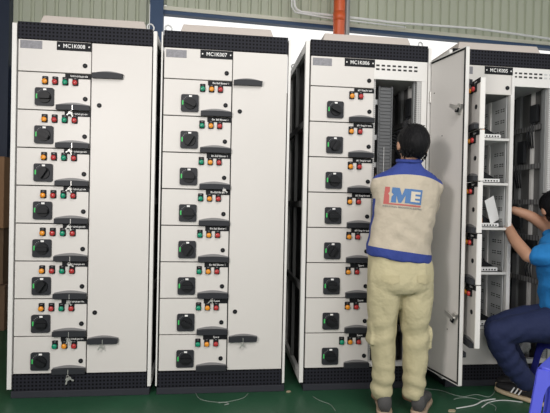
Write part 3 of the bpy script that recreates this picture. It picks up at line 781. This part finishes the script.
# ---- seated worker
body = MB()
H2 = Vector((3.352, -.07, 1.178))
Mh2 = head(body, H2, (.05, .98, -.2), (-.1, .2, 1), 1.0)
limb(body, [(3.35, -.10, 1.12), (3.33, -.15, 1.04), (3.30, -.20, .96)], [.05, .052, .06])
limb(body, [(3.29, -.20, .93), (3.31, -.22, .75), (3.32, -.26, .55), (3.32, -.27, .49)], [(.10, .12), (.09, .11), (.10, .12), (.10, .12)])
limb(body, [(3.24, -.30, .93), (3.29, -.20, .95), (3.33, -.07, .93)], [.045, .05, .045])
aB = [(3.23, -.295, .925), (3.17, -.25, .87), (3.092, -.19, .875)]; fB = [(3.092, -.19, .875), (3.080, -.06, .975), (3.125, .10, 1.085)]
aA = [(3.34, -.06, .93), (3.39, .0, .97), (3.36, .0, 1.03)]; aA = [(3.34, -.08, .93), (3.37, -.04, .97), (3.355, .0, 1.045)]; fA = [(3.355, .0, 1.045), (3.26, .03, 1.118), (3.165, .08, 1.158)]
limb(body, aB, [.045, .042, .038]); limb(body, fB, [.040, .037, .024])
limb(body, aA, [.045, .042, .036]); limb(body, fA, [.038, .036, .027])
hand(body, fB[-1], (.05, .5, .5), (.3, .3, -.3), .5, 1, .95)
hand(body, fA[-1], (-.5, .5, .1), (0, .2, -1), .5, -1, .95)
for hip, kn, an, to in (((3.29, -.29, .485), (2.85, -.27, .425), (3.055, -.25, .09), (3.0, -.14, .04)), ((3.29, -.20, .485), (2.93, -.12, .45), (3.18, -.035, .09), (3.08, -.03, .04))):
    limb(body, [hip, kn], [.07, .042]); limb(body, [kn, an], [.042, .034]); limb(body, [an, Vector(an)*.55+Vector(to)*.45-Vector((0, 0, .02))], [.030, .02])
p2 = fuse(body, 'person', [SKIN], None, .0055, 3)
tag(p2, 'worker in bright blue shirt and navy jeans seated on a stool, reaching into MC1K005', 'person', 'workers')
face_bits(p2, Mh2); hairm(p2, Mh2)
ws = MB(); ws.tube([(fA[1][0]-.055+.027*math.cos(a)*.45, .062+.027*math.cos(a)*.6, 1.142+.031*math.sin(a)) for a in [k*PI/8 for k in range(16)]], .006, closed=True, n=6)
ws.build('bracelet', mat('tan strap', (.5, .33, .2), .6), p2)
sb = MB(); rg = []
def ring2(c, rx, ry, ax=(1, 0, 0), ay=(0, 1, 0)): rg.append((c, Vector(ax)*rx, Vector(ay)*ry))
ring2((3.320, -.28, .40), .14, .16); ring2((3.317, -.27, .48), .155, .17); ring2((3.310, -.25, .60), .14, .165); ring2((3.310, -.235, .72), .138, .165)
ring2((3.305, -.22, .84), .14, .17); ring2((3.30, -.205, .92), .125, .155); ring2((3.29, -.195, .975), .095, .105); ring2((3.305, -.175, 1.0), .068, .072); ring2((3.315, -.165, 1.02), .06, .062)
sb.rings(rg, n=36, power=2.2)
limb(sb, [(3.25, -.29, .91), (3.19, -.265, .895), (3.130, -.225, .88)], [.075, .068, .060]); limb(sb, [(3.32, -.10, .93), (3.352, -.06, .955), (3.365, -.03, .99)], [.068, .06, .053])
fuse(sb, 'shirt', [BLUESH], p2, .008, 4, wrinkle(.010, 7, 10, 5, lambda c: .5*math.sin((c.z*1.1+c.x*.7+.3*c.y)*48)))
tb = MB()
limb(tb, [(3.33, -.285, .48), (3.15, -.285, .467), (2.99, -.28, .455), (2.838, -.27, .425)], [.112, .104, .084, .068], n=24)
limb(tb, [(2.838, -.268, .424), (2.875, -.262, .345), (2.945, -.258, .24), (3.045, -.255, .125)], [.068, .069, .066, .062], n=24)
limb(tb, [(3.31, -.20, .48), (3.12, -.14, .465), (2.93, -.12, .425)], [.105, .09, .068], n=24)
limb(tb, [(2.93, -.12, .425), (3.06, -.07, .28), (3.17, -.035, .12)], [.07, .062, .052], n=24)
tb.sphere((3.32, -.25, .48), (.14, .17, .11))
fuse(tb, 'jeans', [JEANS], p2, .008, 4, wrinkle(.007, 9, 9, 2, lambda c: .5*math.sin((c.z*1.2-c.x)*62)*max(0, 1-abs(c.x-2.93)/.14)))
for k, (heel, toe) in enumerate((((3.125, -.325, 0), (2.972, -.085, 0)), ((3.27, -.07, 0), (3.04, .0, 0)))):
    if k: heel, toe = (3.26, -.050, 0), (3.01, -.030, 0)
    u = MB(); s_ = MB(); shoe(u, s_, heel, toe, .048, .10)
    uo = u.build('shoe', SHOEB, p2); s_.build('sole', SOLEY, uo)
    a = Vector(heel); b = Vector(toe); d = (b-a).normalized(); sd = Vector((-d.y, d.x, 0)); sd = sd if sd.y < 0 else -sd
    st = MB()
    for q in range(3):
        c = a+d*(.125+q*.022)+sd*.0415+Vector((0, 0, .05))
        M = Matrix.Translation(c) @ Matrix((d, sd, Vector((0, 0, 1)))).transposed().to_4x4() @ Matrix.Rotation(.30, 4, 'X') @ Matrix.Rotation(-.45, 4, 'Y')
        st.box(-.0035, .0035, -.003, .004, -.018, .022, 0, M)
    st.build('stripe', WHITE, uo)

# ------------------------------------------------------------------ stools
STB = mat('violet blue plastic', (.12, .14, .82), .4, var=.04); STD = mat('shade-darkened blue plastic', (.02, .025, .20), .4, var=.04)  # second blue is darkened to paint in the shade under the seated worker
def stool(loc, rz, m, label, h=.36, t=.125, b=.175):
    r = empty('plastic_stool', loc, label, 'stool', 'blue plastic stools', rz)
    top = MB(); top.prism([(x, z, h-.018) for x, _, z in rrect(-t, t, -t, t, 0, .03)], (0, 0, .018)); top.build('seat', m, r, bevel=.005)
    for k in range(4):
        # corner leg, L-shaped, widening to the arch at the top
        M = Matrix.Rotation(k*PI/2, 4, 'Z')
        lg = MB()
        def side(sgn):
            # outline on one side panel, in (u along side, z); u=0 at corner
            def P(u, z, inset=0):
                e = t+(b-t)*(h-.01-z)/(h-.01)+.004
                return Vector((e-u, -(e-inset), z)) if sgn > 0 else Vector((e-inset, -(e-u), z))
            out = [(0, .0), (.048, .0), (.046, .10), (.047, h*.72), (.054, h*.81), (.07, h*.865), (t, h*.88), (t, h-.012), (0, h-.012)]
            front = [P(u, z) for u, z in out]; back = [P(u, z, .006) for u, z in out]
            n = len(out); v = [tuple(p) for p in front+back]
            f = [tuple(range(n)), tuple(reversed(range(n, 2*n)))]+[(i, i+n, (i+1) % n+n, (i+1) % n) for i in range(n)]
            lg.add(v, f, 0, False, M)
        side(1); side(-1)
        lg.build('leg', m, r)
    return r
stool((3.34, -.27, 0), .1, STD, 'shade-darkened blue plastic stool under the seated worker')
stool((2.850, -.912, 0), .70, STB, 'bright violet blue plastic stool at the lower right, nearest the camera', .45, .14, .19)
# crumpled clear plastic bag hanging behind the seated worker's knee
random.seed(3)
bg = MB(); bg.sphere((3.17, -.05, .27), (.05, .03, .045), nu=18, nv=12, fn=lambda d: d*(1+.35*noise.noise(d*4)))
BAG = mat('crumpled clear film', (.5, .5, .48), .15, var=.4, nscale=60, bump=.8, bscale=50)
tag(bg.build('plastic_bag', BAG), 'crumpled clear plastic bag behind the knee of the seated worker', 'bag')
